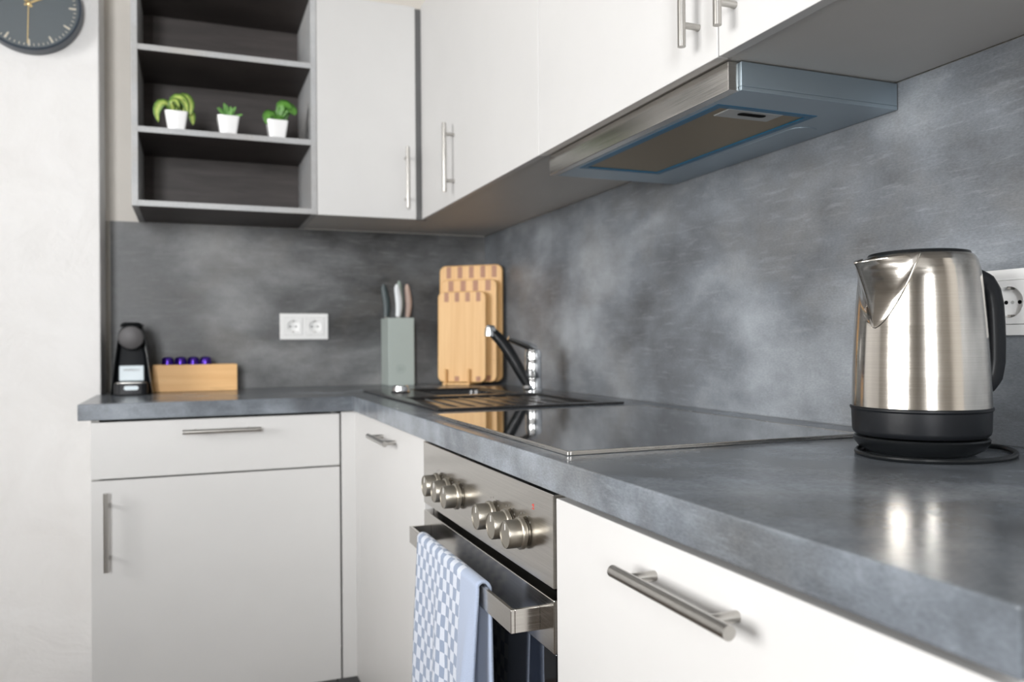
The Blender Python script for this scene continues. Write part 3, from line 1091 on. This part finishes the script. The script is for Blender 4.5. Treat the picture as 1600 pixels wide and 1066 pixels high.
def cutting_board(label, off, w, h, left_shift, top_n, bot, th=.016):
    """off: distance in front of the rearmost board; boards share the left side"""
    nx, ny = uy, -ux                                    # towards the room
    org = Vector((BB.x - ux * .230 + nx * off + ux * left_shift, BB.y - uy * .230 + ny * off + uy * left_shift, H + .0100))
    t = thing('cutting_board', label, 'cutting board', org, RZB, 'bamboo cutting boards in the corner')
    t.rotation_euler = (-TILT, 0, RZB)
    R_ = Matrix.Rotation(PI / 2, 4, 'X')                # prism z -> -y (front)
    part('board', MB().prism(rrect(0, w, 0, h, .022), -th / 2, th / 2, R_), bam, t, .003, 2)
    n = top_n
    step = w / (n + .5)
    sw = step * .42
    sl = h * (.10 if h > .35 else .105)
    for i in range(n):
        x = step * (i + .62)
        if x + sw > w - .004:
            continue
        part('inlay', MB().box(x, x + sw, -th / 2 - .0004, -th / 2 + .002, h - sl - (.004 if h > .35 else .003), h - .0035), bam_d, t)
    for i in bot:
        x = step * (i + .62)
        part('inlay', MB().box(x, x + sw, -th / 2 - .0004, -th / 2 + .002, .0035, sl * .62), bam_d, t)
    return t


cutting_board('largest bamboo cutting board, rearmost of three in the wooden stand', .000, .230, .402, 0, 5, (4,))
cutting_board('middle-sized bamboo cutting board between the largest and smallest boards', .032, .203, .350, .018, 4, (3,))
cutting_board('smallest bamboo cutting board, frontmost of three in the wooden stand', .064, .173, .308, .020, 4, (1, 3))
st = thing('board_stand', 'bamboo stand with upright pegs holding three cutting boards', 'stand', (BB.x - ux * .230, BB.y - uy * .230, H), RZB)
for x in (.052, .136):
    rl = part('rail', MB().box(x - .007, x + .007, -.092, .030, .0005, .0095), bam, st, .002)
    for y in (.016, -.016, -.048, -.080):
        part('peg', MB().tube([(x, y, .009), (x, y - .001, .052), (x, y - .001, .056)], [.0042, .0042, .0028], 12), bam, st)
part('cross_bar', MB().box(.059, .129, -.088, -.076, .001, .0090), bam, st, .0015)

# ------------------------------------------------------------------ capsule box and capsules
cbx = thing('capsule_box', 'pale wooden box holding violet coffee capsules beside coffee machine', 'box', (-.996, -.100, H))
X0, X1, Y0, Y1, Z0, Z1 = -1.118, -.874, -.130, -.068, H + .0005, .983
part('front_board', MB().box(X0, X1, Y0, Y0 + .008, Z0, Z1), beech, cbx, .0012, world=True)
part('back_board', MB().box(X0, X1, Y1 - .008, Y1, Z0, Z1), beech, cbx, .0012, world=True)
for q in ((X0, X0 + .008), (X1 - .008, X1)):
    part('side_board', MB().box(q[0], q[1], Y0 + .0082, Y1 - .0082, Z0, Z1), beech, cbx, .0012, world=True)
part('inner_board', MB().box(X0 + .0082, X1 - .0082, Y0 + .0082, Y1 - .0082, .9690, .9760), beech, cbx, world=True)
cap_prof = [(0, 0), (.0176, 0), (.0178, .0015), (.0176, .012), (.0170, .022), (.0148, .0278), (.0090, .0308), (0, .0316)]
cap_mesh = None
for i, (x, w) in enumerate(zip((-1.0755, -1.0385, -1.0020, -.9660), ('leftmost', 'second from left', 'third from left', 'rightmost'))):
    if cap_mesh is None:
        cap_mesh = mesh_from(MB().lathe([(r * 1.0, z) for r, z in cap_prof], 32), 'coffee_capsule')
    o = link('coffee_capsule', cap_mesh, purple)
    o.location = (x, -.099, .9762)
    o['label'] = 'violet coffee capsule, %s of four in the wooden box' % w
    o['category'] = 'capsule'
    o['group'] = 'violet capsules in the wooden box'

# ------------------------------------------------------------------ coffee machine
cm = thing('coffee_machine', 'small black capsule coffee machine at the left end of worktop', 'coffee machine', (-1.1700, -.150, H))


def sect(w, d0, d1, z, r=.012, cx=0.0):
    return [(x, y, z) for x, y in rrect(cx - w / 2, cx + w / 2, d0, d1, r, 4)]


bodym = MB().ring_tube([sect(.094, -.045, .085, .001), sect(.094, -.045, .086, .05), sect(.080, -.040, .086, .120), sect(.066, -.045, .082, .160),
                        sect(.060, -.045, .075, .185), sect(.044, -.030, .060, .200)])
part('body', bodym, mach_b, cm)
for s_ in (-1, 1):
    sd = MB().ring_tube([[(s_ * (.0555 + dx), y, z) for dx, y in ((-.004, f0), (.0, f0 - .002), (.0, b0), (-.004, b0))]
                         for z, f0, b0, in ((.001, -.070, .07),)] +
                        [[(s_ * (wd + dx), y, z) for dx, y in ((-.004, f0), (.0, f0 - .002), (.0, b0), (-.004, b0))]
                         for z, wd, f0, b0 in ((.030, .0525, -.070, .07), (.110, .0430, -.066, .07), (.165, .0355, -.060, .06), (.180, .0330, -.045, .05))])
    part('side_panel', sd, black_pl, cm, .0006, label='glossy flared black side panel')
part('head', MB().cyl((0, -.030, .166), (0, -.072, .166), .0365, n=40), black_pl, cm, .003)
part('head_disc', MB().cyl((0, -.0719, .166), (0, -.0745, .166), .0335, .0320, 40), disc_m, cm, .0006, label='dark grey round front disc')
part('lever', MB().ring_tube([[(x, y, z) for x, y in rrect(-w / 2, w / 2, y0, y1, .004, 3)] for z, w, y0, y1 in
                              ((.198, .060, -.062, .045), (.206, .054, -.066, .048), (.2105, .038, -.064, .04))]), black_pl, cm)
part('drip_tray', MB().prism(rrect(-.046, .046, -.100, -.0455, .020, 6), .001, .034), black_mt, cm, .002)
part('drip_grid', MB().prism(rrect(-.042, .042, -.094, -.048, .016, 6), .0342, .0362), steel_h, cm)
part('badge', MB().prism(rrect(-.0190, .0190, -.0060, .0060, .0058, 5), .0998, .1012, Matrix.Translation((.001, 0, .021)) @ Matrix.Rotation(PI / 2, 4, 'X')), label_m, cm, label='pale oval badge')
lb = part('sign', MB().box(-.0335, .0335, -.0600, -.0470, .0390, .0850), label_m, cm, .004, label='pale blue-white card with grey lettering')
cu_ = bpy.data.curves.new('lettering', 'FONT')
cu_.body = 'NESPRESSO'
cu_.size = .0085
cu_.align_x = 'CENTER'
cu_.extrude = .0002
to = bpy.data.objects.new('lettering_tmp', cu_)
COL.objects.link(to)
bpy.context.view_layer.update()
tm = bpy.data.meshes.new_from_object(to.evaluated_get(bpy.context.evaluated_depsgraph_get()))
bpy.data.objects.remove(to, do_unlink=True)
tm.transform(Matrix.Translation((0, -.0602, .0690)) @ Matrix.Rotation(PI / 2, 4, 'X'))
tm.materials.clear()
tm.name = 'lettering'
link('lettering', tm, grey_p, lb)


# ------------------------------------------------------------------ plants on the shelf
def leaf_mesh(name, pts, width, thick_fold=.15, n=10):
    """leaf along a curve of points; folded a little on the midrib; UV.x runs -1..1 across"""
    mb = MB()
    mb.uv = []
    P = [Vector(p) for p in pts]
    # resample with Catmull-Rom
    S = []
    for i in range(n + 1):
        t = i / n * (len(P) - 1)
        k = min(int(t), len(P) - 2)
        f = t - k
        p0, p1, p2, p3 = [P[max(0, min(len(P) - 1, k + q))] for q in (-1, 0, 1, 2)]
        S.append(.5 * ((2 * p1) + (p2 - p0) * f + (2 * p0 - 5 * p1 + 4 * p2 - p3) * f * f + (3 * p1 - p0 - 3 * p2 + p3) * f ** 3))
    for i, p in enumerate(S):
        t = i / n
        d = (S[min(i + 1, n)] - S[max(i - 1, 0)]).normalized()
        side = d.cross(Vector((.15, -.85, .5)))       # blades turn their faces to the open front of the shelf
        if side.length < .1:
            side = d.cross(Vector((1, 0, 0)))
        side.normalize()
        up = side.cross(d).normalized()
        w = width * (math.sin(PI * min(1, t * .93 + .07)) ** .75)
        for u in (-1, -.5, 0, .5, 1):
            mb.v.append(tuple(p + side * w * u + up * w * thick_fold * (abs(u) ** 1.3) * 1.4))
            mb.uv.append((u, t))
    for i in range(n):
        for j in range(4):
            a = i * 5 + j
            mb.f.append((a, a + 1, a + 6, a + 5))
    me = mesh_from(mb, name, smooth=80)
    return me


def pot(label, x, y, group='mini plants on the shelf'):
    p_ = thing('potted_plant', label, 'plant', (x, y, 1.6582), 0, group)
    w0, w1, h = .046, .062, .052
    mb = MB().ring_tube([sect(w0, -w0 / 2, w0 / 2, .0004, .006), sect(w1, -w1 / 2, w1 / 2, h, .008), sect(w1 - .006, -w1 / 2 + .003, w1 / 2 - .003, h, .006),
                         sect(w1 - .009, -w1 / 2 + .0045, w1 / 2 - .0045, h - .010, .006)])
    part('pot', mb, ceramic, p_, .0008)
    part('soil', MB().prism(rrect(-.025, .025, -.025, .025, .006, 4), h - .0098, h - .006), plaster_soil, p_)
    return p_


def leaves(p_, specs, mat, width, jit=0.0):
    for pts, w in specs:
        me = leaf_mesh('leaf', pts, width * w)
        o = link('leaf', me, mat, p_)
        sm = o.modifiers.new('leaf_thickness', 'SOLIDIFY')
        sm.thickness = .0010


PT = .044
p1 = pot('mini plant with arching variegated leaves in white pot, leftmost on the shelf', -1.043, -.296)
leaves(p1, [([(-.004, 0, PT), (-.020, -.006, .072), (-.040, -.010, .074), (-.052, -.012, .048), (-.047, -.012, .018)], 1.0),
            ([(-.008, .004, PT), (-.026, .006, .078), (-.042, .004, .070), (-.050, .004, .040)], .9),
            ([(.002, 0, PT), (-.006, -.006, .082), (.008, -.014, .094), (.024, -.020, .076), (.029, -.024, .050)], 1.15),
            ([(.004, .002, PT), (.008, 0, .090), (.024, -.008, .098), (.038, -.012, .076), (.036, -.014, .044)], 1.15),
            ([(.010, .002, PT), (.024, .004, .070), (.040, .002, .050), (.044, -.004, .020)], 1.0),
            ([(-.006, -.004, PT), (-.012, -.016, .072), (-.002, -.030, .080), (.008, -.034, .060)], .9),
            ([(0, .01, PT), (-.010, .02, .080), (.004, .028, .090)], .9)], leaf_var, .0135)
p2 = pot('mini succulent with upright pointed leaves in white pot, middle of the three on shelf', -.9025, -.296)
rnd = random.Random(4)
sp2 = []
for a, l, tilt in ((2.7, .050, .62), (2.2, .058, .32), (4.4, .046, .42), (.9, .048, .30), (.25, .050, .48), (-.3, .046, 1.15), (3.5, .046, .80), (5.2, .040, .70), (1.6, .048, .55)):
    dx, dy = math.cos(a) * math.sin(tilt), math.sin(a) * math.sin(tilt)
    dz = math.cos(tilt)
    sp2.append(([(dx * .006, dy * .006, PT), (dx * l * .5, dy * l * .5, PT + dz * l * .55), (dx * l, dy * l, PT + dz * l)], 1.0))
leaves(p2, sp2, leaf_suc, .0068)
p3 = pot('mini leafy bright green plant in white pot, rightmost on the shelf', -.7640, -.296)
sp3 = []
for i in range(26):
    a = rnd.uniform(0, 2 * PI)
    l = rnd.uniform(.016, .034)
    hgt = rnd.uniform(.006, .046)
    off = .012 * (hgt / .046)
    bx, by = rnd.uniform(-.012, .012) + off, rnd.uniform(-.012, .012)
    dx, dy = math.cos(a), math.sin(a)
    sp3.append(([(bx, by, PT + hgt * .3), (bx + dx * l * .5, by + dy * l * .5, PT + hgt + .006), (bx + dx * l, by + dy * l, PT + hgt - .004)], rnd.uniform(.8, 1.2)))
sp3.append(([(.010, -.01, PT + .02), (.026, -.014, PT + .052), (.044, -.018, PT + .040), (.050, -.018, PT + .028)], 1.5))
sp3.append(([(.004, -.01, PT + .02), (.014, -.014, PT + .056), (.030, -.018, PT + .054), (.040, -.02, PT + .044)], 1.4))
sp3.append(([(-.004, -.01, PT), (-.018, -.016, PT + .026), (-.030, -.02, PT + .012), (-.032, -.02, PT - .006)], 1.3))
leaves(p3, sp3, leaf_grn, .0125)

# ------------------------------------------------------------------ wall clock
CX, CY, CZ = -1.4270, -.1672, 2.0080
ck_ = thing('wall_clock', 'round dark blue-grey wall clock with brass hands on white plaster wall', 'clock', (CX, CY, CZ))
MC = Matrix.Rotation(PI / 2, 4, 'X')                    # z -> -y (towards the room)
part('case', MB().lathe([(0, .0002), (.1335, .0002), (.1345, .004), (.1330, .042), (.1305, .0450), (.1275, .0445), (.1260, .040), (.1255, .0330)], 96, MC), navy, ck_)
part('dial', MB().lathe([(0, .0320), (.1258, .0320), (.1258, .0300), (0, .0300)], 96, MC), slate, ck_)
for i in range(12):
    a = 2 * PI * i / 12
    part('hour_mark', MB().prism([(-.0024, .102), (0, .0985), (.0024, .102), (.0030, .1185), (-.0030, .1185)], .0322, .0334, MC @ Matrix.Rotation(-a, 4, 'Z')), cream, ck_)
mt_ = MB()
for i in range(60):
    if i % 5:
        a = 2 * PI * i / 60
        mt_.prism([(-.0009, .112), (.0009, .112), (.0009, .1185), (-.0009, .1185)], .0322, .0330, MC @ Matrix.Rotation(-a, 4, 'Z'))
part('minute_track', mt_, cream, ck_)
part('hour_hand', MB().prism([(-.0035, -.012), (.0035, -.012), (.0030, .066), (0, .072), (-.0030, .066)], .0342, .0350, MC @ Matrix.Rotation(math.radians(42), 4, 'Z')), gold, ck_)
part('minute_hand', MB().prism([(-.0030, -.012), (.0030, -.012), (.0022, .094), (0, .100), (-.0022, .094)], .0354, .0362, MC @ Matrix.Rotation(math.radians(-62), 4, 'Z')), gold, ck_)
part('second_hand', MB().prism([(-.0013, -.020), (.0013, -.020), (.0011, .114), (-.0011, .114)], .0366, .0372, MC @ Matrix.Rotation(math.radians(-181.5), 4, 'Z')), gold, ck_)
part('hub', MB().lathe([(0, .032), (.0065, .032), (.0065, .0375), (.004, .0388), (0, .039)], 24, MC), gold, ck_)
part('cover_glass', MB().lathe([(0, .0420), (.1256, .0420), (.1256, .0405), (0, .0405)], 96, MC), pane_m, ck_)
